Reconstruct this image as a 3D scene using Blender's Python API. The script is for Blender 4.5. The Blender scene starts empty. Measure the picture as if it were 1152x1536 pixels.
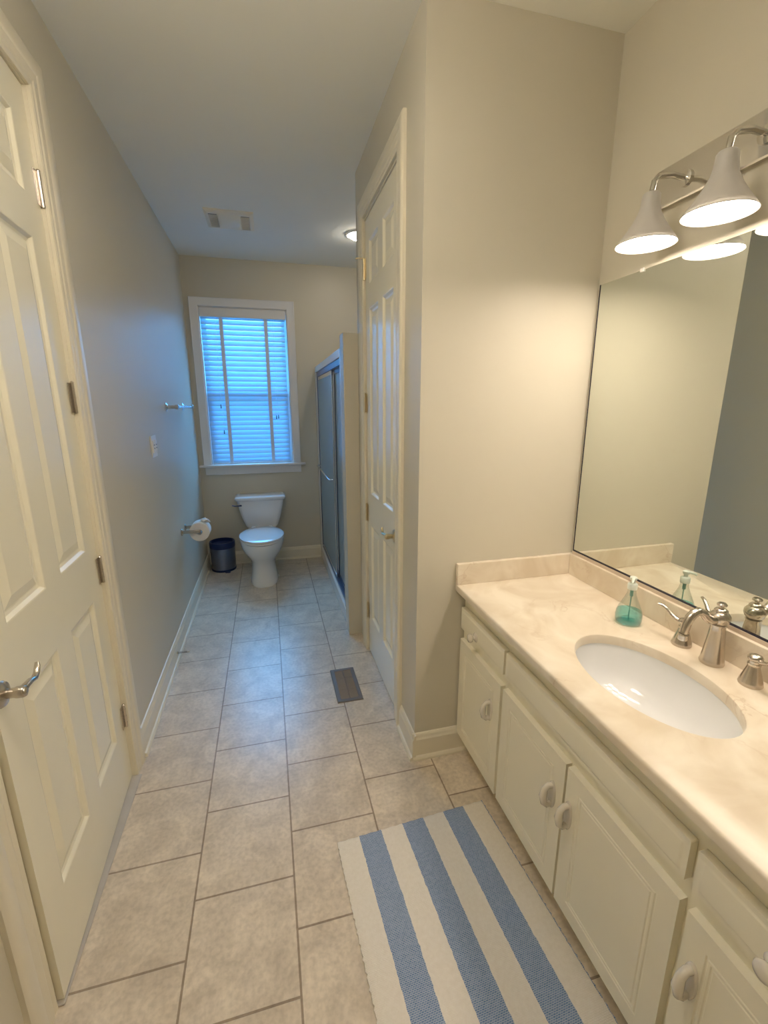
import bpy, bmesh, math, random
from mathutils import Vector, Matrix
random.seed(7)
PI = math.pi
sc = bpy.context.scene
COL = sc.collection

# ------------------------------------------------------------------ dimensions (metres)
XL, XR, XM = -0.627, 0.5445, 1.2465          # left wall, closet wall, mirror face
YB, YN, Y1, YF = 4.388, 1.5735, 2.711, -1.3  # window wall, vanity side wall, closet far corner, wall behind
XS = 0.463                                   # shower front
ZC = 2.74
XWALL = XM + 0.006
WT = 0.12

# ------------------------------------------------------------------ materials
def new_mat(name):
    m = bpy.data.materials.new(name); m.use_nodes = True
    nt = m.node_tree
    for n in list(nt.nodes): nt.nodes.remove(n)
    out = nt.nodes.new('ShaderNodeOutputMaterial')
    return m, nt, out

def N(nt, t, **kw):
    n = nt.nodes.new(t)
    for k, v in kw.items(): setattr(n, k, v)
    return n

def principled(name, col, rough=0.5, metal=0.0, spec=0.5, noise=0.0, nscale=8.0, bump=0.0, bscale=200.0,
               coat=0.0, trans=0.0, ior=1.45):
    m, nt, out = new_mat(name)
    b = N(nt, 'ShaderNodeBsdfPrincipled')
    b.inputs['Base Color'].default_value = (*col, 1)
    b.inputs['Roughness'].default_value = rough
    b.inputs['Metallic'].default_value = metal
    b.inputs['Specular IOR Level'].default_value = spec
    b.inputs['Coat Weight'].default_value = coat
    b.inputs['Transmission Weight'].default_value = trans
    b.inputs['IOR'].default_value = ior
    tc = N(nt, 'ShaderNodeTexCoord')
    if noise > 0:
        nz = N(nt, 'ShaderNodeTexNoise'); nz.inputs['Scale'].default_value = nscale; nz.inputs['Detail'].default_value = 4
        nt.links.new(tc.outputs['Object'], nz.inputs['Vector'])
        mx = N(nt, 'ShaderNodeMix', data_type='RGBA')
        mx.inputs['A'].default_value = (*[c * (1 - noise) for c in col], 1)
        mx.inputs['B'].default_value = (*[min(1, c * (1 + noise)) for c in col], 1)
        nt.links.new(nz.outputs['Fac'], mx.inputs['Factor'])
        nt.links.new(mx.outputs['Result'], b.inputs['Base Color'])
    if bump > 0:
        nz2 = N(nt, 'ShaderNodeTexNoise'); nz2.inputs['Scale'].default_value = bscale
        nt.links.new(tc.outputs['Object'], nz2.inputs['Vector'])
        bp = N(nt, 'ShaderNodeBump'); bp.inputs['Strength'].default_value = bump; bp.inputs['Distance'].default_value = 0.002
        nt.links.new(nz2.outputs['Fac'], bp.inputs['Height'])
        nt.links.new(bp.outputs['Normal'], b.inputs['Normal'])
    nt.links.new(b.outputs[0], out.inputs[0])
    return m

def tile_mat():
    m, nt, out = new_mat('beige_stone_floor_tile')
    b = N(nt, 'ShaderNodeBsdfPrincipled')
    tc = N(nt, 'ShaderNodeTexCoord')
    sep = N(nt, 'ShaderNodeSeparateXYZ'); nt.links.new(tc.outputs['Object'], sep.inputs[0])
    def add(sock, v):
        a = N(nt, 'ShaderNodeMath', operation='ADD'); nt.links.new(sock, a.inputs[0]); a.inputs[1].default_value = v
        return a.outputs[0]
    u = add(sep.outputs['Y'], -TB + 20 * TL)
    v = add(sep.outputs['X'], -TA + 20 * TW)
    cmb = N(nt, 'ShaderNodeCombineXYZ'); nt.links.new(u, cmb.inputs[0]); nt.links.new(v, cmb.inputs[1])
    br = N(nt, 'ShaderNodeTexBrick'); br.offset = 0.5; br.offset_frequency = 2; br.squash = 1.0
    br.inputs['Scale'].default_value = 1.0
    br.inputs['Brick Width'].default_value = TL
    br.inputs['Row Height'].default_value = TW
    br.inputs['Mortar Size'].default_value = 0.0034
    br.inputs['Mortar Smooth'].default_value = 0.25
    br.inputs['Bias'].default_value = 0.0
    br.inputs['Color1'].default_value = (0.66, 0.585, 0.485, 1)
    br.inputs['Color2'].default_value = (0.70, 0.625, 0.525, 1)
    br.inputs['Mortar'].default_value = (0.34, 0.27, 0.20, 1)
    nt.links.new(cmb.outputs[0], br.inputs['Vector'])
    # cloudy stone
    n1 = N(nt, 'ShaderNodeTexNoise'); n1.inputs['Scale'].default_value = 9; n1.inputs['Detail'].default_value = 8
    n1.inputs['Roughness'].default_value = 0.65; n1.inputs['Distortion'].default_value = 0.6
    nt.links.new(tc.outputs['Object'], n1.inputs['Vector'])
    rp = N(nt, 'ShaderNodeValToRGB')
    rp.color_ramp.elements[0].position = 0.33; rp.color_ramp.elements[0].color = (0.80, 0.78, 0.76, 1)
    rp.color_ramp.elements[1].position = 0.68; rp.color_ramp.elements[1].color = (1.12, 1.11, 1.09, 1)
    nt.links.new(n1.outputs['Fac'], rp.inputs[0])
    n2 = N(nt, 'ShaderNodeTexNoise'); n2.inputs['Scale'].default_value = 70; n2.inputs['Detail'].default_value = 5
    nt.links.new(tc.outputs['Object'], n2.inputs['Vector'])
    rp2 = N(nt, 'ShaderNodeValToRGB')
    rp2.color_ramp.elements[0].position = 0.35; rp2.color_ramp.elements[0].color = (0.86, 0.85, 0.84, 1)
    rp2.color_ramp.elements[1].position = 0.6; rp2.color_ramp.elements[1].color = (1.05, 1.05, 1.05, 1)
    nt.links.new(n2.outputs['Fac'], rp2.inputs[0])
    m1 = N(nt, 'ShaderNodeMix', data_type='RGBA', blend_type='MULTIPLY'); m1.inputs['Factor'].default_value = 1
    nt.links.new(br.outputs['Color'], m1.inputs['A']); nt.links.new(rp.outputs[0], m1.inputs['B'])
    m2 = N(nt, 'ShaderNodeMix', data_type='RGBA', blend_type='MULTIPLY'); m2.inputs['Factor'].default_value = 0.8
    nt.links.new(m1.outputs['Result'], m2.inputs['A']); nt.links.new(rp2.outputs[0], m2.inputs['B'])
    nt.links.new(m2.outputs['Result'], b.inputs['Base Color'])
    b.inputs['Roughness'].default_value = 0.30
    b.inputs['Specular IOR Level'].default_value = 0.85
    inv = N(nt, 'ShaderNodeMath', operation='MULTIPLY_ADD'); inv.inputs[1].default_value = -1.0; inv.inputs[2].default_value = 1.0
    nt.links.new(br.outputs['Fac'], inv.inputs[0])
    ma = N(nt, 'ShaderNodeMath', operation='MULTIPLY_ADD'); ma.inputs[1].default_value = 0.18
    nt.links.new(n1.outputs['Fac'], ma.inputs[0]); nt.links.new(inv.outputs[0], ma.inputs[2])
    bp = N(nt, 'ShaderNodeBump'); bp.inputs['Strength'].default_value = 0.5; bp.inputs['Distance'].default_value = 0.003
    nt.links.new(ma.outputs[0], bp.inputs['Height']); nt.links.new(bp.outputs[0], b.inputs['Normal'])
    nt.links.new(b.outputs[0], out.inputs[0])
    return m

def marble_mat():
    m, nt, out = new_mat('cream_cultured_marble')
    b = N(nt, 'ShaderNodeBsdfPrincipled')
    tc = N(nt, 'ShaderNodeTexCoord')
    nz = N(nt, 'ShaderNodeTexNoise'); nz.inputs['Scale'].default_value = 5.0; nz.inputs['Detail'].default_value = 7; nz.inputs['Distortion'].default_value = 1.4
    nt.links.new(tc.outputs['Object'], nz.inputs['Vector'])
    r1 = N(nt, 'ShaderNodeValToRGB')
    r1.color_ramp.elements[0].position = 0.35; r1.color_ramp.elements[0].color = (0.68, 0.585, 0.455, 1)
    r1.color_ramp.elements[1].position = 0.65; r1.color_ramp.elements[1].color = (0.82, 0.75, 0.63, 1)
    nt.links.new(nz.outputs['Fac'], r1.inputs[0])
    # thin veins where a distorted noise crosses its middle value
    nv = N(nt, 'ShaderNodeTexNoise'); nv.inputs['Scale'].default_value = 5.0; nv.inputs['Detail'].default_value = 6; nv.inputs['Distortion'].default_value = 0.8
    mp = N(nt, 'ShaderNodeMapping'); mp.inputs['Location'].default_value = (3.1, 1.7, 0.4)
    nt.links.new(tc.outputs['Object'], mp.inputs[0]); nt.links.new(mp.outputs[0], nv.inputs['Vector'])
    s = N(nt, 'ShaderNodeMath', operation='SUBTRACT'); s.inputs[1].default_value = 0.5; nt.links.new(nv.outputs['Fac'], s.inputs[0])
    a = N(nt, 'ShaderNodeMath', operation='ABSOLUTE'); nt.links.new(s.outputs[0], a.inputs[0])
    r2 = N(nt, 'ShaderNodeValToRGB')
    r2.color_ramp.elements[0].position = 0.0; r2.color_ramp.elements[0].color = (1, 1, 1, 1)
    r2.color_ramp.elements[1].position = 0.012; r2.color_ramp.elements[1].color = (0, 0, 0, 1)
    nt.links.new(a.outputs[0], r2.inputs[0])
    nm = N(nt, 'ShaderNodeTexNoise'); nm.inputs['Scale'].default_value = 3.3
    nt.links.new(tc.outputs['Object'], nm.inputs['Vector'])
    r3 = N(nt, 'ShaderNodeValToRGB'); r3.color_ramp.elements[0].position = 0.48; r3.color_ramp.elements[1].position = 0.62
    nt.links.new(nm.outputs['Fac'], r3.inputs[0])
    mu = N(nt, 'ShaderNodeMath', operation='MULTIPLY'); nt.links.new(r2.outputs[0], mu.inputs[0]); nt.links.new(r3.outputs[0], mu.inputs[1])
    mu2 = N(nt, 'ShaderNodeMath', operation='MULTIPLY'); nt.links.new(mu.outputs[0], mu2.inputs[0]); mu2.inputs[1].default_value = 0.45
    mx = N(nt, 'ShaderNodeMix', data_type='RGBA'); mx.inputs['B'].default_value = (0.50, 0.36, 0.24, 1)
    nt.links.new(mu2.outputs[0], mx.inputs['Factor']); nt.links.new(r1.outputs[0], mx.inputs['A'])
    nt.links.new(mx.outputs['Result'], b.inputs['Base Color'])
    b.inputs['Roughness'].default_value = 0.28
    nt.links.new(b.outputs[0], out.inputs[0])
    return m

def rug_mat():
    m, nt, out = new_mat('striped_woven_cotton')
    b = N(nt, 'ShaderNodeBsdfPrincipled')
    tc = N(nt, 'ShaderNodeTexCoord')
    sep = N(nt, 'ShaderNodeSeparateXYZ'); nt.links.new(tc.outputs['Object'], sep.inputs[0])
    # 7 stripes across the local x width
    nz = N(nt, 'ShaderNodeTexNoise'); nz.inputs['Scale'].default_value = 60; nt.links.new(tc.outputs['Object'], nz.inputs['Vector'])
    w = N(nt, 'ShaderNodeMath', operation='MULTIPLY_ADD'); w.inputs[1].default_value = 0.006
    nt.links.new(nz.outputs['Fac'], w.inputs[0]); nt.links.new(sep.outputs['X'], w.inputs[2])
    d = N(nt, 'ShaderNodeMath', operation='DIVIDE'); d.inputs[1].default_value = RUGW / 7.0
    nt.links.new(w.outputs[0], d.inputs[0])
    f = N(nt, 'ShaderNodeMath', operation='FLOOR'); nt.links.new(d.outputs[0], f.inputs[0])
    md = N(nt, 'ShaderNodeMath', operation='FLOORED_MODULO'); md.inputs[1].default_value = 2.0
    nt.links.new(f.outputs[0], md.inputs[0])
    # weave speckle
    wv = N(nt, 'ShaderNodeTexBrick'); wv.offset = 0.5
    wv.inputs['Scale'].default_value = 1; wv.inputs['Brick Width'].default_value = 0.0075; wv.inputs['Row Height'].default_value = 0.0042
    wv.inputs['Mortar Size'].default_value = 0.0007; wv.inputs['Mortar Smooth'].default_value = 0.6
    wv.inputs['Color1'].default_value = (0.15, 0.24, 0.42, 1); wv.inputs['Color2'].default_value = (0.24, 0.33, 0.52, 1)
    wv.inputs['Mortar'].default_value = (0.52, 0.58, 0.66, 1)
    nt.links.new(tc.outputs['Object'], wv.inputs['Vector'])
    ww = N(nt, 'ShaderNodeTexNoise'); ww.inputs['Scale'].default_value = 90
    nt.links.new(tc.outputs['Object'], ww.inputs['Vector'])
    wr = N(nt, 'ShaderNodeValToRGB')
    wr.color_ramp.elements[0].color = (0.78, 0.73, 0.65, 1); wr.color_ramp.elements[1].color = (0.88, 0.84, 0.77, 1)
    nt.links.new(ww.outputs['Fac'], wr.inputs[0])
    mx = N(nt, 'ShaderNodeMix', data_type='RGBA')
    nt.links.new(md.outputs[0], mx.inputs['Factor']); nt.links.new(wr.outputs[0], mx.inputs['A']); nt.links.new(wv.outputs['Color'], mx.inputs['B'])
    nt.links.new(mx.outputs['Result'], b.inputs['Base Color'])
    b.inputs['Roughness'].default_value = 0.95; b.inputs['Specular IOR Level'].default_value = 0.1
    bp = N(nt, 'ShaderNodeBump'); bp.inputs['Strength'].default_value = 0.6; bp.inputs['Distance'].default_value = 0.002; bp.invert = True
    nt.links.new(wv.outputs['Fac'], bp.inputs['Height']); nt.links.new(bp.outputs[0], b.inputs['Normal'])
    nt.links.new(b.outputs[0], out.inputs[0])
    return m

def emis_mat(name, col, s):
    m, nt, out = new_mat(name)
    e = N(nt, 'ShaderNodeEmission'); e.inputs[0].default_value = (*col, 1); e.inputs[1].default_value = s
    nt.links.new(e.outputs[0], out.inputs[0]); return m

def slat_mat():
    m, nt, out = new_mat('white_faux_wood_slat')
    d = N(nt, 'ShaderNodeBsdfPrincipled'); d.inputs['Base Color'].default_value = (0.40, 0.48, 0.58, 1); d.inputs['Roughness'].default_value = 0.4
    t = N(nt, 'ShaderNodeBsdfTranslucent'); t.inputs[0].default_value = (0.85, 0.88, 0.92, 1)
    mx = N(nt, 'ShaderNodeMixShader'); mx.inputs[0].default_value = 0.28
    nt.links.new(d.outputs[0], mx.inputs[1]); nt.links.new(t.outputs[0], mx.inputs[2]); nt.links.new(mx.outputs[0], out.inputs[0])
    return m

def frost_mat():
    m, nt, out = new_mat('frosted_glass_shade')
    d = N(nt, 'ShaderNodeBsdfPrincipled'); d.inputs['Base Color'].default_value = (0.50, 0.48, 0.45, 1); d.inputs['Roughness'].default_value = 0.4
    t = N(nt, 'ShaderNodeBsdfTranslucent'); t.inputs[0].default_value = (0.8, 0.76, 0.7, 1)
    mx = N(nt, 'ShaderNodeMixShader'); mx.inputs[0].default_value = 0.035
    nt.links.new(d.outputs[0], mx.inputs[1]); nt.links.new(t.outputs[0], mx.inputs[2]); nt.links.new(mx.outputs[0], out.inputs[0])
    return m

def clear_mat(name, tint, refl=0.12, rough=0.02):
    m, nt, out = new_mat(name)
    t = N(nt, 'ShaderNodeBsdfTransparent'); t.inputs[0].default_value = (*tint, 1)
    g = N(nt, 'ShaderNodeBsdfGlossy'); g.inputs['Roughness'].default_value = rough
    lw = N(nt, 'ShaderNodeLayerWeight'); lw.inputs['Blend'].default_value = refl
    mx = N(nt, 'ShaderNodeMixShader')
    nt.links.new(lw.outputs['Facing'], mx.inputs[0])
    nt.links.new(t.outputs[0], mx.inputs[1]); nt.links.new(g.outputs[0], mx.inputs[2]); nt.links.new(mx.outputs[0], out.inputs[0])
    return m

def obscure_mat():
    m, nt, out = new_mat('obscure_shower_glass')
    t = N(nt, 'ShaderNodeBsdfTransparent'); t.inputs[0].default_value = (0.72, 0.82, 0.84, 1)
    tl = N(nt, 'ShaderNodeBsdfTranslucent'); tl.inputs[0].default_value = (0.74, 0.82, 0.86, 1)
    g = N(nt, 'ShaderNodeBsdfGlossy'); g.inputs['Roughness'].default_value = 0.22; g.inputs[0].default_value = (0.7, 0.8, 0.85, 1)
    tc = N(nt, 'ShaderNodeTexCoord'); v = N(nt, 'ShaderNodeTexVoronoi'); v.inputs['Scale'].default_value = 90
    nt.links.new(tc.outputs['Object'], v.inputs['Vector'])
    bp = N(nt, 'ShaderNodeBump'); bp.inputs['Strength'].default_value = 0.5; bp.inputs['Distance'].default_value = 0.003
    nt.links.new(v.outputs['Distance'], bp.inputs['Height']); nt.links.new(bp.outputs[0], g.inputs['Normal'])
    a = N(nt, 'ShaderNodeMixShader'); a.inputs[0].default_value = 0.75
    nt.links.new(t.outputs[0], a.inputs[1]); nt.links.new(tl.outputs[0], a.inputs[2])
    c = N(nt, 'ShaderNodeMixShader'); c.inputs[0].default_value = 0.3
    nt.links.new(a.outputs[0], c.inputs[1]); nt.links.new(g.outputs[0], c.inputs[2]); nt.links.new(c.outputs[0], out.inputs[0])
    return m

TA, TW, TL, TB = -0.0024, 0.3084, 0.3211, 0.8684
RUGW = 0.578
M = {}
M['wall'] = principled('greige_wall_paint', (0.61, 0.575, 0.48), 0.42, spec=0.35, noise=0.015, nscale=3, bump=0.06, bscale=260)
M['ceil'] = principled('white_ceiling_paint', (0.86, 0.86, 0.80), 0.8, spec=0.2, bump=0.05, bscale=200)
M['trim'] = principled('cream_gloss_trim', (0.78, 0.73, 0.60), 0.30, noise=0.01)
M['door'] = principled('cream_door_paint', (0.86, 0.82, 0.67), 0.27, noise=0.01)
M['wtrim'] = principled('white_window_trim', (0.74, 0.73, 0.72), 0.32)
M['cab'] = principled('cream_cabinet_paint', (0.84, 0.80, 0.66), 0.36, noise=0.012)
M['ceramic_knob'] = principled('white_ceramic_knob', (0.74, 0.69, 0.60), 0.12, coat=0.5)
M['marble'] = marble_mat()
M['tile'] = tile_mat()
M['rug'] = rug_mat()
M['porcelain'] = principled('white_porcelain', (0.80, 0.81, 0.82), 0.10, coat=0.6)
M['nickel'] = principled('brushed_nickel', (0.60, 0.55, 0.49), 0.24, metal=1)
M['brass'] = principled('aged_brass', (0.66, 0.56, 0.36), 0.30, metal=1)
M['chrome'] = principled('chrome', (0.75, 0.77, 0.8), 0.12, metal=1)
M['darkmetal'] = principled('dark_aluminium_track', (0.10, 0.12, 0.19), 0.35, metal=0.6)
M['steel'] = principled('brushed_steel_bin', (0.22, 0.27, 0.40), 0.28, metal=1, noise=0.05, nscale=60)
M['navy'] = principled('dark_blue_plastic', (0.012, 0.03, 0.12), 0.35)
M['paper'] = principled('white_tissue_paper', (0.82, 0.80, 0.78), 0.9, spec=0.1, bump=0.4, bscale=120)
M['fiber'] = principled('white_fiberglass', (0.74, 0.72, 0.67), 0.18, coat=0.2)
M['plastic'] = principled('white_plastic', (0.78, 0.76, 0.72), 0.35)
M['fancover'] = principled('aged_cream_plastic', (0.80, 0.75, 0.62), 0.4)
M['fangrille'] = principled('grey_fan_grille', (0.22, 0.23, 0.25), 0.5)
M['vent'] = principled('bronze_grey_vent_metal', (0.21, 0.185, 0.17), 0.4, metal=0.4)
M['ventdark'] = principled('black_duct', (0.02, 0.018, 0.016), 0.8)
M['slat'] = slat_mat()
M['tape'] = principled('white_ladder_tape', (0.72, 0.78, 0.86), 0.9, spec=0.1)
M['tassel'] = principled('dark_cord_tassel', (0.10, 0.13, 0.16), 0.5)
M['glass'] = clear_mat('window_glass', (0.92, 0.95, 0.96), 0.06)
M['bottle'] = clear_mat('clear_bottle_plastic', (0.93, 0.95, 0.93), 0.22, 0.08)
M['pump'] = principled('translucent_white_pump', (0.72, 0.78, 0.72), 0.3)
M['tube'] = principled('grey_green_dip_tube', (0.22, 0.42, 0.38), 0.3)
M['liquid'] = clear_mat('aqua_liquid_soap', (0.58, 0.90, 0.94), 0.10, 0.05)
M['obscure'] = obscure_mat()
M['mirror'] = principled('silvered_mirror', (0.83, 0.87, 0.82), 0.012, metal=1)
M['mirroredge'] = principled('dark_mirror_edge', (0.05, 0.045, 0.07), 0.25, metal=0.5)
M['channel'] = principled('clear_mirror_channel', (0.62, 0.52, 0.42), 0.2)
M['plate'] = principled('polished_nickel_plate', (0.74, 0.72, 0.68), 0.10, metal=1.0)
M['shade'] = frost_mat()
M['bulb'] = emis_mat('lit_vanity_diffuser', (1.0, 0.84, 0.69), 26.0)
M['canbulb'] = emis_mat('lit_ceiling_bulb', (1.0, 0.88, 0.72), 62.0)
M['fillglow'] = emis_mat('added_fill_glow', (1.0, 0.89, 0.76), 19.0)  # glow of the added, unseen ceiling lamp
M['threshold'] = principled('grey_marble_threshold', (0.50, 0.47, 0.43), 0.4, noise=0.1, nscale=20)
M['water'] = clear_mat('toilet_water', (0.9, 0.95, 0.97), 0.2)
M['rubber'] = principled('white_rubber', (0.7, 0.68, 0.62), 0.7)
M['duct'] = principled('dark_recess', (0.05, 0.045, 0.04), 0.9)

# ------------------------------------------------------------------ mesh helpers
class MB:
    def __init__(s): s.bm = bmesh.new()
    def box(s, x0, x1, y0, y1, z0, z1):
        if x0 > x1: x0, x1 = x1, x0
        if y0 > y1: y0, y1 = y1, y0
        v = [s.bm.verts.new(p) for p in ((x0,y0,z0),(x1,y0,z0),(x1,y1,z0),(x0,y1,z0),(x0,y0,z1),(x1,y0,z1),(x1,y1,z1),(x0,y1,z1))]
        for f in ((0,3,2,1),(4,5,6,7),(0,1,5,4),(1,2,6,5),(2,3,7,6),(3,0,4,7)): s.bm.faces.new([v[i] for i in f])
        return s
    def poly(s, pts):
        s.bm.faces.new([s.bm.verts.new(p) for p in pts]); return s
    def loft(s, rings, cap0=True, cap1=True, closed=True):
        R = [[s.bm.verts.new(p) for p in r] for r in rings]
        n = len(R[0])
        for a, b in zip(R, R[1:]):
            for i in range(n if closed else n - 1):
                j = (i + 1) % n
                s.bm.faces.new((a[i], a[j], b[j], b[i]))
        if cap0: s.bm.faces.new(list(reversed(R[0])))
        if cap1: s.bm.faces.new(R[-1])
        return s
    def lathe(s, prof, c, axis='z', n=32, cap0=True, cap1=True):
        rings = []
        for r, h in prof:
            ring = []
            for i in range(n):
                a = 2 * PI * i / n
                ca, sa = max(r, 1e-5) * math.cos(a), max(r, 1e-5) * math.sin(a)
                if axis == 'z': p = (c[0] + ca, c[1] + sa, c[2] + h)
                elif axis == 'x': p = (c[0] + h, c[1] + ca, c[2] + sa)
                elif axis == '-x': p = (c[0] - h, c[1] + ca, c[2] - sa)
                else: p = (c[0] + sa, c[1] + h, c[2] + ca)
                ring.append(p)
            rings.append(ring)
        return s.loft(rings, cap0, cap1)
    def tube(s, pts, rad, n=12, sy=1.0, up=Vector((0, 0, 1))):
        pts = [Vector(p) for p in pts]
        if not isinstance(rad, (list, tuple)): rad = [rad] * len(pts)
        rings = []; prev = None
        for i, p in enumerate(pts):
            t = (pts[min(i + 1, len(pts) - 1)] - pts[max(i - 1, 0)]).normalized()
            if prev is None:
                a = up if abs(t.dot(up)) < 0.95 else Vector((1, 0, 0))
                u = t.cross(a).normalized()
            else: u = (prev - t * prev.dot(t)).normalized()
            prev = u; v = t.cross(u)
            rings.append([p + rad[i] * (math.cos(2*PI*k/n) * u + sy * math.sin(2*PI*k/n) * v) for k in range(n)])
        return s.loft(rings)
    def build(s, name, mat, parent=None, smooth=None, bevel=0.0, xf=None, seg=2):
        if xf is not None: bmesh.ops.transform(s.bm, matrix=xf, verts=s.bm.verts)
        bmesh.ops.recalc_face_normals(s.bm, faces=s.bm.faces)
        off = Vector((0, 0, 0)); p = parent
        while p is not None: off += p.location; p = p.parent
        if parent is None:
            # origin at the middle of the base
            xs = [v.co for v in s.bm.verts]
            lo = Vector([min(c[i] for c in xs) for i in range(3)]); hi = Vector([max(c[i] for c in xs) for i in range(3)])
            org = Vector(((lo.x + hi.x) / 2, (lo.y + hi.y) / 2, lo.z)) if not getattr(s, 'world_origin', False) else Vector((0, 0, 0))
            off = org
        for v in s.bm.verts: v.co -= off
        me = bpy.data.meshes.new(name); s.bm.to_mesh(me); s.bm.free()
        o = bpy.data.objects.new(name, me); COL.objects.link(o)
        if parent is None: o.location = off
        else: o.parent = parent
        me.materials.append(mat if not isinstance(mat, str) else M[mat])
        if smooth is not None:
            for f in me.polygons: f.use_smooth = True
            me.set_sharp_from_angle(angle=math.radians(smooth))
        if bevel > 0:
            b = o.modifiers.new('bevel', 'BEVEL'); b.width = bevel; b.segments = seg; b.limit_method = 'ANGLE'; b.angle_limit = math.radians(40)
            for f in me.polygons: f.use_smooth = True
            me.set_sharp_from_angle(angle=math.radians(35))
        return o

def tag(o, label=None, cat=None, group=None, kind=None):
    if label: o['label'] = label
    if cat: o['category'] = cat
    if group: o['group'] = group
    if kind: o['kind'] = kind
    return o
def thing(name, loc, label, cat, group=None):
    o = bpy.data.objects.new(name, None); COL.objects.link(o); o.location = loc
    o.empty_display_size = 0.05
    return tag(o, label, cat, group)
def struct_empty(name, loc, label=None, cat=None):
    o = bpy.data.objects.new(name, None); COL.objects.link(o); o.location = loc
    return tag(o, label, cat, kind='structure')
def struct(name, mb, mat, label, cat='wall', bevel=0.0, world=False):
    if world: mb.world_origin = True
    return tag(mb.build(name, mat, bevel=bevel), label, cat, kind='structure')
def copy_tree(o, parent=None):
    c = o.copy(); COL.objects.link(c); c.parent = parent
    for ch in list(o.children): copy_tree(ch, c)
    return c
def arc(cx, cy, r, a0, a1, n):
    return [(cx + r * math.cos(a0 + (a1 - a0) * i / n), cy + r * math.sin(a0 + (a1 - a0) * i / n)) for i in range(n + 1)]
def ell_ring(cx, cy, z, a, b, n=48, p=2.0, back=None):
    out = []
    for i in range(n):
        t = 2 * PI * i / n
        c, s = math.cos(t), math.sin(t)
        x = cx + a * (abs(c) ** (2 / p)) * (1 if c >= 0 else -1)
        y = cy + b * (abs(s) ** (2 / p)) * (1 if s >= 0 else -1)
        out.append((x, y, z))
    return out

# ------------------------------------------------------------------ room shell
DL0, DL1, DZ = 1.005, 1.7785, 2.440        # left door opening
CL0, CL1 = 1.858, 2.505                   # closet door opening
WX0, WX1, WZ0, WZ1 = -0.515, 0.228, 0.983, 2.352   # window opening

b = MB(); b.box(XL - WT, 1.5, YF - .1, YB + .1, -0.05, 0)
struct('floor', b, 'tile', 'beige stone tile floor laid in a running bond with brown grout', 'floor', world=True)
b = MB(); b.box(XL - WT, 1.5, YF - .1, YB + .1, ZC, ZC + .06)
struct('ceiling', b, 'ceil', 'plain white painted ceiling over the whole bathroom', 'ceiling')
b = MB()
b.box(XL - WT, XL, YF, DL0, 0, ZC); b.box(XL - WT, XL, DL1, YB, 0, ZC); b.box(XL - WT, XL, DL0, DL1, DZ, ZC)
b.box(XL - WT, XL - WT + .01, DL0, DL1, 0, DZ)
struct('wall_left', b, 'wall', 'long greige wall on the left with towel bar and outlet')
b = MB()
b.box(XL - WT, WX0, YB, YB + WT, 0, ZC); b.box(WX1, 1.5, YB, YB + WT, 0, ZC)
b.box(WX0, WX1, YB, YB + WT, 0, WZ0 - .02); b.box(WX0, WX1, YB, YB + WT, WZ1, ZC)
struct('wall_back', b, 'wall', 'greige wall at the far end holding the window')
b = MB()
b.box(XR, XR + WT, YN, CL0, 0, ZC); b.box(XR, XR + WT, CL1, Y1, 0, ZC); b.box(XR, XR + WT, CL0, CL1, DZ, ZC)
b.box(XR + WT - .01, XR + WT, CL0, CL1, 0, DZ)
b.box(XR + WT, 1.42, Y1 - WT, Y1, 0, ZC)
struct('wall_closet', b, 'wall', 'narrow greige wall on the right of the corridor around the closet door')
b = MB(); b.box(XR + WT, XWALL + WT, YN, YN + WT, 0, ZC)
struct('wall_vanity', b, 'wall', 'brightly lit beige wall at the end of the vanity beside the mirror')
b = MB(); b.box(XWALL, XWALL + WT, YF, YN, 0, ZC)
struct('wall_mirror', b, 'wall', 'wall on the right behind the mirror and vanity light')
b = MB(); b.box(XL - WT, XWALL + WT, YF - WT, YF, 0, ZC)
struct('wall_front', b, 'wall', 'wall behind the viewer closing the bathroom')
b = MB(); b.box(XS - .006, 1.42, Y1, Y1 + .12, 0, 1.931)
struct('wall_partition', b, 'wall', 'tan partial height wall end between closet door and shower', bevel=.004)
b = MB(); b.box(1.38, 1.5, Y1, YB, 0, ZC)
struct('wall_shower', b, 'wall', 'wall at the back of the shower recess')

def base_profile():   # (out from wall, height)
    return [(0, 0), (.026, 0), (.026, .010), (.021, .017), (.0145, .020), (.0145, .098), (.011, .106), (.009, .116), (.005, .124), (0, .126)]
def baseboard(name, p0, p1, nrm, label):
    b = MB(); p0 = Vector((*p0, 0)); p1 = Vector((*p1, 0)); n = Vector((*nrm, 0))
    b.loft([[p + n * d + Vector((0, 0, h)) for d, h in base_profile()] for p in (p0, p1)])
    return struct(name, b, 'trim', label, 'baseboard')
CASE = 0.100
baseboard('baseboard_left', (XL, DL1 + CASE), (XL, YB), (1, 0), 'long white baseboard at the foot of the left wall beyond the door')
baseboard('baseboard_near_left', (XL, YF), (XL, DL0 - .094), (1, 0), 'short white baseboard at the foot of the left wall in the near corner')
baseboard('baseboard_back', (XL + .02, YB), (XS, YB), (0, -1), 'cream baseboard under the window behind the toilet')
baseboard('baseboard_closet', (XR, YN - .02), (XR, CL0 - .092), (-1, 0), 'short white baseboard between the closet door and wall corner')
baseboard('baseboard_vanity', (XR - .012, YN), (.80, YN), (0, -1), 'cream baseboard between wall corner and vanity cabinet')

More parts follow.
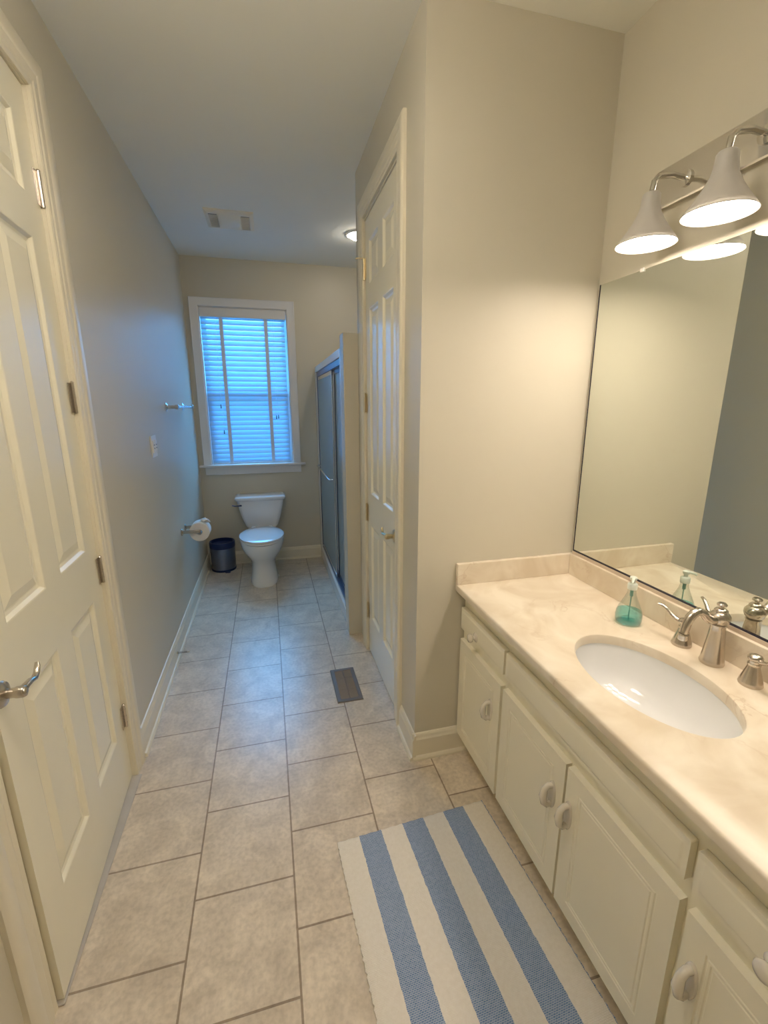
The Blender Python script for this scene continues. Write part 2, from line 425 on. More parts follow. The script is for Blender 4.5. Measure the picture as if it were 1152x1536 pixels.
# ------------------------------------------------------------------ panelled faces
def panel_face(b, rects, W, H, layers, D, O, U, V, Nn, mat_back=True):
    """solid leaf W x H, thickness D, front face (towards Nn) carries moulded panels"""
    O, U, V, Nn = Vector(O), Vector(U), Vector(V), Vector(Nn)
    def P(u, v, d): return O + U * u + V * v - Nn * d
    us = sorted({0, W} | {r[0] for r in rects} | {r[1] for r in rects})
    vs = sorted({0, H} | {r[2] for r in rects} | {r[3] for r in rects})
    for i in range(len(us) - 1):
        for j in range(len(vs) - 1):
            cu, cv = (us[i] + us[i+1]) / 2, (vs[j] + vs[j+1]) / 2
            if any(r[0] < cu < r[1] and r[2] < cv < r[3] for r in rects): continue
            b.poly([P(us[i], vs[j], 0), P(us[i+1], vs[j], 0), P(us[i+1], vs[j+1], 0), P(us[i], vs[j+1], 0)])
    for r in rects:
        rings = []
        for ins, dep in [(0, 0)] + layers:
            rings.append([P(r[0]+ins, r[2]+ins, dep), P(r[1]-ins, r[2]+ins, dep), P(r[1]-ins, r[3]-ins, dep), P(r[0]+ins, r[3]-ins, dep)])
        b.loft(rings, cap0=False, cap1=True)
    b.poly([P(0, 0, D), P(0, H, D), P(W, H, D), P(W, 0, D)])
    for q in ([(0,0),(W,0)], [(W,0),(W,H)], [(W,H),(0,H)], [(0,H),(0,0)]):
        b.poly([P(*q[0], 0), P(*q[0], D), P(*q[1], D), P(*q[1], 0)])
    bmesh.ops.remove_doubles(b.bm, verts=b.bm.verts, dist=1e-5)
    return b
DOOR_LAYERS = [(.004, .001), (.012, .009), (.020, .011), (.024, .011), (.052, .003), (.054, .003)]

def casing(b, plane, nrm, y0, y1, ztop, w):
    """door casing on a wall plane x=plane, opening y0..y1 (casing outside it)"""
    prof = [(0, 0), (0, .010), (.006, .013), (.020, .011), (.026, .014), (.050, .014), (.058, .018), (w - .012, .019), (w - .004, .016), (w, .012), (w, 0)]
    def X(t): return plane + nrm * t
    rings = []
    for cy, cz, sy, sz in ((y0, 0, -1, 0), (y0, ztop, -1, 1), (y1, ztop, 1, 1), (y1, 0, 1, 0)):
        rings.append([(X(t), cy + sy * d, cz + sz * d) for d, t in prof])
    b.loft(rings)

def hinge(parent, x, y, z, nrm, leafdir, mat):
    b = MB()
    b.lathe([(.0055, -.05), (.0055, .05)], (x + nrm * .006, y, z), 'z', 12)
    for k in (-.03, 0.0, .03): b.lathe([(.0062, -.001), (.0062, .001)], (x + nrm * .006, y, z + k), 'z', 12)
    b.lathe([(.0065, 0), (.004, .004), (.001, .006)], (x + nrm * .006, y, z + .05), 'z', 12)
    b.box(x, x + nrm * .0022, y, y + leafdir * .026, z - .049, z + .049)
    b.box(x, x + nrm * .0022, y, y - leafdir * .012, z - .049, z + .049)
    return b.build('hinge', mat, parent, smooth=40)

def lever_handle(parent, x, y, z, nrm, d, mat, xf=None):
    """x: door face, lever reaches towards d (+1/-1 in y)"""
    b = MB()
    s = 'x' if nrm > 0 else '-x'
    b.lathe([(.011, 0.006), (.011, .026), (.013, .031), (.0135, .044), (.011, .049), (.004, .051)], (x, y, z), s, 20)
    X = lambda t: x + nrm * t
    b.tube([(X(.040), y, z), (X(.042), y + d * .018, z + .004), (X(.043), y + d * .038, z + .003), (X(.043), y + d * .056, z - .003),
            (X(.042), y + d * .072, z + .002), (X(.041), y + d * .083, z + .014), (X(.040), y + d * .087, z + .022)],
           [.009, .0088, .0082, .0076, .0070, .0065, .0045], 12, sy=.75)
    h = b.build('door_handle', mat, parent, smooth=50, xf=xf)
    b = MB()
    b.lathe([(.029, 0), (.030, .003), (.027, .008), (.020, .010), (.012, .014)], (x, y, z), s, 28)
    b.build('rose', mat, h, smooth=40, xf=xf)
    return h

# left door, slightly ajar -------------------------------------------------------
d1 = struct_empty('door_1', (XL, DL1, 0), 'cream six panel door slightly ajar on the left with four nickel hinges', 'door')
LW, LH = 0.7575, 2.424
ang = math.radians(2.5)
piv = Vector((XL - .010, DL1 - .0052, 0))
xf = Matrix.Translation(piv) @ Matrix.Rotation(ang, 4, 'Z') @ Matrix.Translation(-piv)
rows = [(.245, .835), (1.018, 1.995), (2.11, 2.315)]
def leaf_rects(W, m, c):
    w = (W - 2 * m - c) / 2
    return [(u0, u0 + w, z0, z1) for u0 in (m, m + w + c) for z0, z1 in rows]
b = MB()
panel_face(b, leaf_rects(LW, .105, .105), LW, LH, DOOR_LAYERS, .035, (piv.x, piv.y, .010), (0, -1, 0), (0, 0, 1), (1, 0, 0))
leaf = b.build('door_leaf', 'door', d1, xf=xf)
b = MB(); casing(b, XL, 1, DL0 + .004, DL1 - .002, DZ - .001, .100)
b.build('casing', 'trim', d1, smooth=25)
b = MB()  # jamb lining of the opening and its stop
b.box(XL - WT + .011, XL + .0005, DL1 - .004, DL1 - .0002, 0, DZ - .0002); b.box(XL - WT + .011, XL + .0005, DL0 + .0002, DL0 + .004, 0, DZ - .0002)
b.box(XL - WT + .011, XL + .0005, DL0 + .004, DL1 - .004, DZ - .003, DZ - .0002)
b.box(XL - .075, XL - .055, DL1 - .015, DL1 - .004, 0, DZ - .003); b.box(XL - .075, XL - .055, DL0 + .004, DL0 + .016, 0, DZ - .003)
b.build('jamb', 'trim', d1)
b = MB(); b.box(XL - WT + .011, XL + .027, DL0 + .001, DL1 - .005, 0.0004, .006); b.build('threshold', 'threshold', d1, bevel=.003)
for z in (.295, .925, 1.545, 2.166): hinge(d1, XL - .008, DL1 - .005, z, 1, -1, M['nickel'])
lever_handle(d1, piv.x, DL0 + .036, .900, 1, 1, M['nickel'], xf=xf)

# closet door ---------------------------------------------------------------------
d2 = struct_empty('door_2', (XR, CL0, 0), 'narrow cream six panel closet door with brass lever on the right', 'door')
CW = CL1 - CL0 - .016
b = MB()
panel_face(b, leaf_rects(CW, .085, .085), CW, LH, DOOR_LAYERS, .035, (XR + .004, CL0 + .008, .010), (0, 1, 0), (0, 0, 1), (-1, 0, 0))
b.build('door_leaf', 'door', d2)
b = MB(); casing(b, XR, -1, CL0 + .004, CL1 - .004, DZ + .008, .09); b.build('casing', 'trim', d2, smooth=25)
b = MB(); b.box(XR - .001, XR + WT - .011, CL0, CL0 + .004, 0, DZ); b.box(XR - .001, XR + WT - .011, CL1 - .004, CL1, 0, DZ)
b.box(XR - .001, XR + WT - .011, CL0 + .004, CL1 - .004, DZ - .003, DZ); b.build('jamb', 'trim', d2)
for z in (.279, .905, 1.53, 2.209): hinge(d2, XR + .002, CL1 - .008, z, -1, -1, M['brass'])
lever_handle(d2, XR + .004, CL0 + .056, .925, -1, 1, M['brass'])
b = MB()   # thin bar stop clipped on the top hinge
b.tube([(XR - .004, CL1 - .006, 2.262), (XR - .028, CL1 + .006, 2.266), (XR - .045, CL1 + .008, 2.262)], .004, 10)
b.build('hinge_stop', M['brass'], d2, smooth=50)

# ------------------------------------------------------------------ window and blind
w = struct_empty('window_1', (-.14, YB, WZ0), 'white cased double hung window at the far end above the toilet', 'window')
b = MB()
cw = .071
prof = [(0, 0), (0, .012), (.006, .016), (cw - .012, .019), (cw - .004, .022), (cw, .018), (cw, 0)]
rings = []
for cx, cz, sx, sz in ((WX0, WZ0, -1, 0), (WX0, WZ1, -1, 1), (WX1, WZ1, 1, 1), (WX1, WZ0, 1, 0)):
    rings.append([(cx + sx * d, YB - t, cz + sz * d) for d, t in prof])
b.loft(rings); b.build('casing', 'wtrim', w, smooth=25)
b = MB(); b.box(-.622, .343, YB - .052, YB, WZ0 - .020, WZ0); b.box(WX0, WX1, YB, YB + .09, WZ0 - .020, WZ0); b.build('sill', 'wtrim', w, bevel=.005)
b = MB(); b.box(-.575, .300, YB - .019, YB, WZ0 - .095, WZ0 - .020); b.build('apron', 'wtrim', w, bevel=.004)
b = MB()
b.box(WX0 - .001, WX0 + .006, YB, YB + WT, WZ0, WZ1); b.box(WX1 - .006, WX1 + .001, YB, YB + WT, WZ0, WZ1)
b.box(WX0, WX1, YB, YB + WT, WZ1 - .006, WZ1 + .001); b.build('jamb', 'wtrim', w)
def sash(z0, z1, y):
    b = MB(); r = .042
    b.box(WX0 + .006, WX0 + .006 + r, y, y + .028, z0, z1); b.box(WX1 - .006 - r, WX1 - .006, y, y + .028, z0, z1)
    b.box(WX0 + .006 + r, WX1 - .006 - r, y, y + .028, z0, z0 + r); b.box(WX0 + .006 + r, WX1 - .006 - r, y, y + .028, z1 - r, z1)
    s = b.build('sash', 'wtrim', w, bevel=.002)
    b = MB(); b.box(WX0 + .04, WX1 - .04, y + .011, y + .015, z0 + .035, z1 - .035); b.build('pane', 'glass', s)
sash(WZ0, 1.63, YB + .062); sash(1.59, WZ1 - .006, YB + .091)

bl = thing('window_blind', (-.145, YB + .03, WZ0), 'white faux wood slat blind closed over the window above the toilet', 'window blind')
BX0, BX1 = WX0 + .010, WX1 - .022
b = MB(); b.box(WX0 + .008, WX1 - .008, YB - .008, YB + .010, 2.268, WZ1 - .008); b.build('valance', 'wtrim', bl, bevel=.004)
b = MB(); b.box(BX0, BX1, YB + .012, YB + .052, 2.295, WZ1 - .010); b.build('headrail', 'wtrim', bl)
pitch, z, zs = 0.0435, WZ0 + .030, []
while z < 2.285: zs.append(z); z += pitch
b = MB(); ta = math.radians(57); yc = YB + .030
for z in zs:
    ring = []
    half = [(-.025, 0), (-.013, .0016), (0, .0022), (.013, .0016), (.025, 0)]
    top = [(u, h + .0013) for u, h in half]; bot = [(u, h - .0013) for u, h in reversed(half)]
    for u, h in top + bot:
        # outer edge up, room edge down
        ring.append((yc + u * math.cos(ta) - h * math.sin(ta), z + u * math.sin(ta) + h * math.cos(ta)))
    b.loft([[(x, y, zz) for y, zz in ring] for x in (BX0, BX1)])
b.build('slats', 'slat', bl, smooth=30)
b = MB(); b.box(BX0, BX1, YB + .010, YB + .050, WZ0 + .001, WZ0 + .013); b.build('bottom_rail', 'wtrim', bl, bevel=.003)
for x in (-.337, .043):
    b = MB(); b.box(x - .015, x + .015, YB + .0095, YB + .0105, WZ0 + .004, 2.30); b.box(x - .015, x + .015, YB + .0510, YB + .0520, WZ0 + .004, 2.30)
    b.build('ladder_tape', 'tape', bl)
for x, z in ((-.393, 1.345), (-.383, 1.235), (.094, 1.358), (.113, 1.362)):
    zz = {1.345: 1.53, 1.235: 1.30, 1.358: 1.43, 1.362: 1.435}[z]
    b = MB(); b.tube([(x, YB + .004, zz), (x, YB + .004, 2.28)], .0011, 6)
    c = b.build('pull_cord', 'tape', bl, smooth=60)
    b = MB(); b.lathe([(.002, .034), (.004, .028), (.005, .006), (.006, 0), (.003, -.002)], (x, YB + .004, zz - .034), 'z', 12); b.build('tassel', 'tassel', c, smooth=50)

# ------------------------------------------------------------------ ceiling fixtures
fx, fy = -.158, 3.522
f = thing('ceiling_vent_fan', (fx, fy, ZC), 'cream plastic exhaust fan cover with curved middle on the ceiling above the toilet', 'exhaust fan')
b = MB(); hw = .155
b.loft([[(fx-hw, fy-hw, ZC), (fx+hw, fy-hw, ZC), (fx+hw, fy+hw, ZC), (fx-hw, fy+hw, ZC)],
        [(fx-hw, fy-hw, ZC-.006), (fx+hw, fy-hw, ZC-.006), (fx+hw, fy+hw, ZC-.006), (fx-hw, fy+hw, ZC-.006)],
        [(fx-hw+.02, fy-hw+.02, ZC-.016), (fx+hw-.02, fy-hw+.02, ZC-.016), (fx+hw-.02, fy+hw-.02, ZC-.016), (fx-hw+.02, fy+hw-.02, ZC-.016)]])
b.build('cover_frame', 'fancover', f)
for s in (-1, 1):
    b = MB()
    x0, x1 = sorted((fx + s * .075, fx + s * .128))
    b.box(x0, x1, fy - .11, fy + .11, ZC - .0185, ZC - .016)
    g = b.build('grille', 'fangrille', f)
    b = MB()
    for k in range(14): yy = fy - .104 + k * .016; b.box(x0, x1, yy - .0025, yy + .0025, ZC - .022, ZC - .0185)
    b.build('grille_fins', 'fancover', g)
b = MB(); n = 14; rings = []
for i in range(n + 1):
    yy = fy - .125 + .25 * i / n; t = (yy - fy) / .125
    dz = .016 + .030 * (1 - t * t) + .001
    rings.append([(fx - .068, yy, ZC - .016), (fx + .068, yy, ZC - .016), (fx + .068, yy, ZC - dz + .004), (fx + .060, yy, ZC - dz), (fx - .060, yy, ZC - dz), (fx - .068, yy, ZC - dz + .004)])
b.loft(rings); b.build('light_cover', 'fancover', f, smooth=35)

cx, cy = .735, 3.58
c = thing('ceiling_light', (cx, cy, ZC), 'small round lit ceiling light over the shower, half hidden by the closet corner', 'ceiling light')
b = MB(); b.lathe([(.095, 0), (.095, -.006), (.085, -.010), (.066, -.004), (.066, -.001)], (cx, cy, ZC), 'z', 40, cap1=False); b.build('trim_ring', 'plastic', c, smooth=40)
b = MB(); b.lathe([(.064, -.002), (.060, -.016), (.045, -.028), (.022, -.034), (.002, -.036)], (cx, cy, ZC), 'z', 32); b.build('bulb', 'canbulb', c, smooth=60)

dx_, dy_ = -.12, .78  # extra bowl lamp, added outside the view to lift the room's brightness
dm = thing('added_fill_light', (dx_, dy_, ZC), 'white glass bowl light on a nickel stem added out of view to brighten the room', 'ceiling light')
b = MB(); b.lathe([(.065, 0), (.065, -.012), (.050, -.022), (.012, -.030), (.012, -.150), (.020, -.156), (.020, -.17)], (dx_, dy_, ZC), 'z', 32); b.build('stem', 'nickel', dm, smooth=40)
b = MB(); b.lathe([(.021, -.160), (.120, -.152), (.172, -.145), (.176, -.150), (.165, -.180), (.13, -.215), (.08, -.238), (.001, -.246)], (dx_, dy_, ZC), 'z', 40); b.build('fill_bowl', 'fillglow', dm, smooth=60)

# ------------------------------------------------------------------ shower
SY0, SY1 = Y1 + .12, YB
sh = thing('shower_stall', (.92, (SY0 + SY1) / 2, 0), 'white fiberglass shower unit with a low curb at the far right', 'shower stall')
b = MB()
zt = 1.868
b.box(XS, XS + .07, SY0, SY1, 0, .12)
b.build('curb', 'fiber', sh, bevel=.012, seg=4)
b = MB(); b.box(XS + .07, 1.37, SY0, SY1, 0, .06); b.build('pan', 'fiber', sh)
b = MB(); b.box(XS + .002, XS + .068, SY0, SY0 + .085, .118, zt); b.box(XS + .002, XS + .068, SY1 - .055, SY1, .118, zt); b.box(XS + .002, XS + .068, SY0 + .085, SY1 - .055, 1.815, zt)
b.build('front_frame', 'fiber', sh, bevel=.006, seg=3)
b = MB(); b.box(XS + .07, 1.37, SY0, SY0 + .02, .06, zt); b.box(XS + .07, 1.37, SY1 - .02, SY1, .06, zt); b.box(1.35, 1.37, SY0 + .02, SY1 - .02, .06, zt)
b.build('surround', 'fiber', sh, bevel=.004)
OY0, OY1 = SY0 + .085, SY1 - .055
sd = thing('shower_door', (XS + .04, (OY0 + OY1) / 2, .12), 'pair of sliding obscure glass shower doors in a dark metal track', 'shower door')
b = MB(); b.box(XS + .012, XS + .062, OY0, OY1, 1.772, 1.815); b.build('top_track', 'darkmetal', sd, bevel=.003)
b = MB(); b.box(XS + .016, XS + .060, OY0, OY1, .120, .145); b.build('bottom_track', 'darkmetal', sd, bevel=.003)
b = MB(); b.box(XS + .014, XS + .060, OY1 - .022, OY1, .145, 1.772); b.box(XS + .014, XS + .060, OY0, OY0 + .022, .145, 1.772); b.build('side_jamb', 'darkmetal', sd, bevel=.002)
def spanel(x, y0, y1, nm, bar):
    b = MB(); r = .020
    b.box(x, x + .014, y0, y0 + r, .148, 1.782); b.box(x, x + .014, y1 - r, y1, .148, 1.782)
    b.box(x, x + .014, y0 + r, y1 - r, .148, .148 + r); b.box(x, x + .014, y0 + r, y1 - r, 1.742, 1.782)
    p = b.build('sliding_panel', nm, sd, bevel=.002)
    b = MB(); b.box(x + .005, x + .009, y0 + r, y1 - r, .168, 1.742); b.build('glass', 'obscure', p)
    if bar:
        b = MB(); b.tube([(x - .002, y0 + .012, .955), (x - .032, y0 + .012, .955), (x - .034, y0 + .03, .955), (x - .034, y1 - .03, .955), (x - .032, y1 - .012, .955), (x - .002, y1 - .012, .955)], .007, 10)
        b.build('grab_bar', 'chrome', p, smooth=50)
spanel(XS + .018, 3.40, OY1 - .024, 'chrome', True)
spanel(XS + .040, OY0 + .024, 3.43, 'darkmetal', False)

# ------------------------------------------------------------------ toilet
tx = -.100
t = thing('toilet', (tx, 4.05, 0), 'white two piece toilet with closed lid standing under the window', 'toilet')
b = MB()  # pedestal + bowl, front towards -y
secs = []
#  z, y_front, y_back, half width, power
for z, yf, yb, hw_, p in [(0, 3.690, 4.185, .118, 2.6), (.010, 3.688, 4.19, .122, 2.6), (.03, 3.694, 4.19, .119, 2.5), (.10, 3.712, 4.17, .108, 2.4), (.17, 3.720, 4.16, .104, 2.3),
                      (.215, 3.705, 4.17, .114, 2.2), (.255, 3.670, 4.18, .142, 2.15), (.30, 3.635, 4.19, .168, 2.1), (.345, 3.615, 4.20, .182, 2.1), (.380, 3.610, 4.205, .186, 2.1), (.392, 3.612, 4.205, .184, 2.1)]:
    ring = ell_ring(tx, (yf + yb) / 2, z, hw_, (yb - yf) / 2, 48, p)
    secs.append(ring)
b.loft(secs); b.build('bowl', 'porcelain', t, smooth=60)
b = MB(); b.loft([ell_ring(tx, 3.872, .392, .180, .246, 48, 2.1), ell_ring(tx, 3.872, .396, .187, .254, 48, 2.1), ell_ring(tx, 3.872, .408, .188, .255, 48, 2.1), ell_ring(tx, 3.872, .412, .183, .250, 48, 2.1)])
b.build('seat', 'porcelain', t, smooth=50)
b = MB(); b.loft([ell_ring(tx, 3.868, .4135, .180, .245, 48, 2.1), ell_ring(tx, 3.868, .417, .188, .253, 48, 2.1), ell_ring(tx, 3.868, .428, .188, .253, 48, 2.1), ell_ring(tx, 3.868, .434, .176, .240, 48, 2.1), ell_ring(tx, 3.868, .437, .12, .17, 48, 2.1)])
b.build('seat_lid', 'porcelain', t, smooth=50)
b = MB()
for s in (-1, 1):
    b = MB(); b.box(tx + s * .075 - .022, tx + s * .075 + .022, 4.10, 4.145, .400, .432)
    b.build('seat_hinge', 'porcelain', t, bevel=.006)
b = MB()
def rr(x0, x1, y0, y1, z, r, n=5):
    out = []
    for cx_, cy_, a in ((x1 - r, y1 - r, 0), (x0 + r, y1 - r, PI/2), (x0 + r, y0 + r, PI), (x1 - r, y0 + r, 1.5*PI)):
        for i in range(n + 1):
            aa = a + PI / 2 * i / n; out.append((cx_ + r * math.cos(aa), cy_ + r * math.sin(aa), z))
    return out
b.loft([rr(tx - .128, tx + .128, 4.195, 4.368, .392, .03), rr(tx - .150, tx + .150, 4.190, 4.370, .42, .035), rr(tx - .178, tx + .178, 4.182, 4.372, .50, .035), rr(tx - .200, tx + .200, 4.178, 4.374, .60, .032), rr(tx - .208, tx + .208, 4.176, 4.374, .662, .030)])
b.build('tank', 'porcelain', t, smooth=50)
b = MB()
b.loft([rr(tx - .212, tx + .212, 4.168, 4.378, .662, .03), rr(tx - .225, tx + .225, 4.158, 4.380, .672, .03), rr(tx - .228, tx + .228, 4.156, 4.380, .690, .03), rr(tx - .222, tx + .222, 4.162, 4.378, .700, .03), rr(tx - .20, tx + .20, 4.18, 4.365, .704, .03)])
b.build('tank_lid', 'porcelain', t, smooth=50)
b = MB(); b.lathe([(.014, 0), (.014, .010), (.010, .014)], (tx - .168, 4.178, .628), 'y', 16)
b.bm.verts.ensure_lookup_table()
b.tube([(tx - .168, 4.160, .628), (tx - .195, 4.154, .627), (tx - .225, 4.150, .628), (tx - .252, 4.150, .634)], [.010, .009, .008, .006], 10, sy=.7)
b.build('flush_lever', principled('navy_chrome_lever', (.05, .08, .22), .2, metal=.8), t, smooth=50)
b = MB()
for s in (-1, 1):
    b = MB(); b.lathe([(.013, 0), (.012, .010), (.006, .016)], (tx + s * .117, 3.93, .004), 'z', 14)
    b.build('bolt_cap', 'porcelain', t, smooth=50)

# ------------------------------------------------------------------ waste bin
bx_, by_ = -.476, 4.262
k = thing('trash_can', (bx_, by_, 0), 'small round steel step bin with dark blue rim beside the toilet', 'trash can')
b = MB(); b.lathe([(.106, .016), (.109, .03), (.112, .225)], (bx_, by_, 0), 'z', 48); b.build('body', 'steel', k, smooth=40)
b = MB(); b.lathe([(.110, 0), (.112, .004), (.110, .018), (.105, .0185)], (bx_, by_, 0), 'z', 48); b.box(bx_ + .02, bx_ + .065, by_ - .135, by_ - .10, .002, .012); b.build('base_ring', 'navy', k, smooth=40)
b = MB(); b.lathe([(.113, .222), (.115, .226), (.116, .268), (.112, .278), (.104, .278), (.103, .25), (.09, .246), (.001, .243)], (bx_, by_, 0), 'z', 48, cap0=True, cap1=True); b.build('rim', 'navy', k, smooth=40)

# ------------------------------------------------------------------ left wall fittings
tb = thing('towel_bar', (XL, 3.5, 1.51), 'short chrome towel bar mounted on the left wall near the window', 'towel bar')
b = MB(); b.tube([(XL + .068, 3.190, 1.51), (XL + .068, 3.822, 1.51)], .0085, 14); b.build('bar', 'chrome', tb, smooth=50)
for y in (3.203, 3.809):
    b = MB(); b.lathe([(.028, 0), (.028, .006), (.020, .010), (.012, .016), (.011, .055), (.015, .060), (.015, .078), (.010, .082)], (XL, y, 1.51), 'x', 24); b.build('post', 'chrome', tb, smooth=40)
sw = thing('outlet_cover', (XL, 2.765, 1.296), 'white two gang plastic wall plate on the left wall below the towel bar', 'wall plate')
b = MB(); b.box(XL, XL + .006, 2.708, 2.823, 1.236, 1.356); b.build('plate', 'plastic', sw, bevel=.003)
for y in (2.742, 2.789):
    b = MB(); b.box(XL + .004, XL + .011, y - .0165, y + .0165, 1.262, 1.330); r = b.build('rocker', 'plastic', sw, bevel=.0015)
    b = MB(); b.box(XL + .0105, XL + .0125, y - .008, y + .008, 1.284, 1.290); b.box(XL + .0105, XL + .0125, y - .008, y + .008, 1.302, 1.308); b.build('slot', 'fangrille', r)
ry, rx_, rz = 3.33, -.512, .652
hd = thing('toilet_paper_holder', (XL, ry, rz), 'chrome toilet paper holder fixed to the left wall near the bin', 'paper holder')
for s in (-1, 1):
    b = MB(); y = ry + s * .070
    b.lathe([(.024, 0), (.024, .006), (.014, .010)], (XL, y, rz), 'x', 20)
    b.box(XL + .004, rx_ + .012, y - .006, y + .006, rz - .011, rz + .011)
    b.build('arm', 'nickel', hd, bevel=.002)
b = MB(); b.tube([(rx_, ry - .064, rz), (rx_, ry + .064, rz)], .009, 14); b.build('roller', 'plastic', hd, smooth=50)
b = MB()
b.lathe([(.020, -.052), (.066, -.052), (.068, -.049), (.068, .049), (.066, .052), (.020, .052), (.020, -.052)], (rx_, ry, rz - .0108), 'y', 40, cap0=False, cap1=False)
tp = tag(b.build('toilet_paper_roll', 'paper', smooth=40), 'white toilet paper roll with crumpled loose end on the wall holder', 'toilet paper')
b = MB()  # crumpled end
rings = []
for i in range(9):
    v = i / 8; ph = PI * v
    rr_ = []
    for j in range(20):
        a = 2 * PI * j / 20; w_ = .026 * max(math.sin(ph), .05) * (1 + .28 * math.sin(3 * a + 4 * v) + .18 * math.sin(5 * a - 6 * v))
        rr_.append((rx_ + .032 + w_ * 1.2 * math.cos(a), ry - .035 + .07 * v, rz + .060 + .6 * w_ * math.sin(a) + .008 * math.sin(9 * v)))
    rings.append(rr_)
b.loft(rings); b.build('loose_end', 'paper', tp, smooth=60)
ds = thing('door_stop', (XL + .0145, 2.667, .055), 'small spring door stop on the left baseboard', 'door stop')
b = MB(); pts = []
for i in range(12 * 9 + 1):
    a = 2 * PI * i / 12; pts.append((XL + .018 + .055 * i / 108, 2.667 + .0055 * math.cos(a), .055 + .0055 * math.sin(a)))
b.tube(pts, .0013, 6); b.build('spring', 'vent', ds, smooth=60)
b = MB(); b.lathe([(.009, 0), (.009, .004), (.006, .006)], (XL + .0135, 2.667, .055), 'x', 16); b.build('base', 'brass', ds, smooth=40)
b = MB(); b.lathe([(.006, 0), (.007, .004), (.006, .012), (.002, .013)], (XL + .072, 2.667, .055), 'x', 16); b.build('tip', 'rubber', ds, smooth=40)

# ------------------------------------------------------------------ floor register
vx0, vx1, vy0, vy1 = .272, .411, 2.020, 2.326
v = thing('floor_vent', ((vx0 + vx1) / 2, (vy0 + vy1) / 2, 0), 'bronze grey metal floor register set in the tiles beside the closet door', 'floor vent')
b = MB(); r = .022
def frame_ring(x0, x1, y0, y1, z): return [(x0, y0, z), (x1, y0, z), (x1, y1, z), (x0, y1, z)]
b.loft([frame_ring(vx0, vx1, vy0, vy1, .0003), frame_ring(vx0 + .004, vx1 - .004, vy0 + .004, vy1 - .004, .006), frame_ring(vx0 + r, vx1 - r, vy0 + r, vy1 - r, .006), frame_ring(vx0 + r, vx1 - r, vy0 + r, vy1 - r, .0003)], cap0=False, cap1=False)
b.build('frame', 'vent', v)
b = MB(); b.box(vx0 + r, vx1 - r, vy0 + r, vy1 - r, .0003, .0008); b.build('duct', 'ventdark', v)
b = MB(); n = 22
for i in range(n):
    y = vy0 + r + (vy1 - vy0 - 2 * r) * (i + .5) / n
    b.loft([[(x, y - .0040, .0010), (x, y - .0028, .0010), (x, y + .0030, .0052), (x, y + .0018, .0052)] for x in (vx0 + r, vx1 - r)])
b.build('louvers', 'vent', v)
b = MB(); b.box((vx0 + vx1) / 2 - .002, (vx0 + vx1) / 2 + .002, vy0 + r, vy1 - r, .0053, .0061)
for y in (vy0 + .10, vy1 - .10): b.box(vx0 + r, vx1 - r, y - .0015, y + .0015, .0053, .0060)
b.build('crossbar', 'vent', v)

# ------------------------------------------------------------------ rug
b = MB(); nx, ny = 56, 130; RL = .90; TH = .009
top = []
for j in range(ny + 1):
    row = []
    for i in range(nx + 1):
        u, w_ = RUGW * i / nx, -RL * j / ny
        e = .0016 * math.sin(j * 1.9) + .0012 * math.sin(j * 3.1 + 1)
        uu = u + (e if i in (0, nx) else 0)
        z = TH + .0008 * math.sin(w_ * 1400 * 0 + j * PI) * .5 + .0006 * math.sin(u * 40)
        row.append(b.bm.verts.new((uu, w_ + .0012 * math.sin(i * 1.7), z if 0 < i < nx and 0 < j < ny else TH * .6)))
    top.append(row)
for j in range(ny):
    for i in range(nx): b.bm.faces.new((top[j][i], top[j + 1][i], top[j + 1][i + 1], top[j][i + 1]))
edge = [top[0][i] for i in range(nx + 1)] + [top[j][nx] for j in range(1, ny + 1)] + [top[ny][i] for i in range(nx - 1, -1, -1)] + [top[j][0] for j in range(ny - 1, 0, -1)]
low = [b.bm.verts.new((q.co.x, q.co.y, .0006)) for q in edge]
for i in range(len(edge)):
    j = (i + 1) % len(edge); b.bm.faces.new((edge[i], edge[j], low[j], low[i]))
b.bm.faces.new(low)
b.world_origin = True
rug = b.build('bath_rug', 'rug', smooth=50)
rug.location = (.153, 1.262, 0); rug.rotation_euler = (0, 0, math.radians(3.0))
tag(rug, 'white cotton bath rug with three blue stripes lying before the vanity', 'rug')

# ------------------------------------------------------------------ vanity cabinet
CX, CF = .758, .738        # carcass face, door face
CY0, CY1 = .13, YN
CZT = .772
van = thing('vanity_cabinet', (.98, .85, 0), 'cream painted vanity cabinet with raised panel doors under the marble counter', 'vanity cabinet')
b = MB()
b.box(CX, XWALL - .001, CY0, CY1 - .001, .095, .60); b.box(CX, CX + .02, CY0, CY1 - .001, .60, CZT); b.box(CX + .02, XWALL - .001, CY0, CY0 + .02, .60, CZT); b.box(CX + .02, XWALL - .001, CY1 - .021, CY1 - .001, .60, CZT)
b.build('carcass', 'cab', van)
b = MB(); b.box(CX + .07, CX + .085, CY0 + .01, CY1 - .001, 0, .095); b.box(CX + .085, XWALL - .001, CY0 + .01, CY0 + .025, 0, .095); b.build('toe_kick', 'cab', van)
CAB_L = [(.003, .0025), (.006, .0025), (.009, .0005), (.013, .0025), (.016, .0025), (.020, .001)]
def pull(parent, y, z):
    b = MB()
    rings = []
    for s, dx in ((1.0, 0), (1.0, .003), (.86, .006)):
        rings.append([(CF - dx, y + .0155 * s * math.cos(a), z + .046 * s * math.sin(a)) for a in [2*PI*i/28 for i in range(28)]])
    b.loft(rings)
    b.tube([(CF - .004, y, z + .031), (CF - .017, y, z + .033), (CF - .027, y, z + .024), (CF - .031, y, z), (CF - .027, y, z - .024), (CF - .017, y, z - .033), (CF - .004, y, z - .031)],
           [.0085, .0085, .009, .0115, .009, .0085, .0085], 14)
    return b.build('pull', 'ceramic_knob', parent, smooth=50)
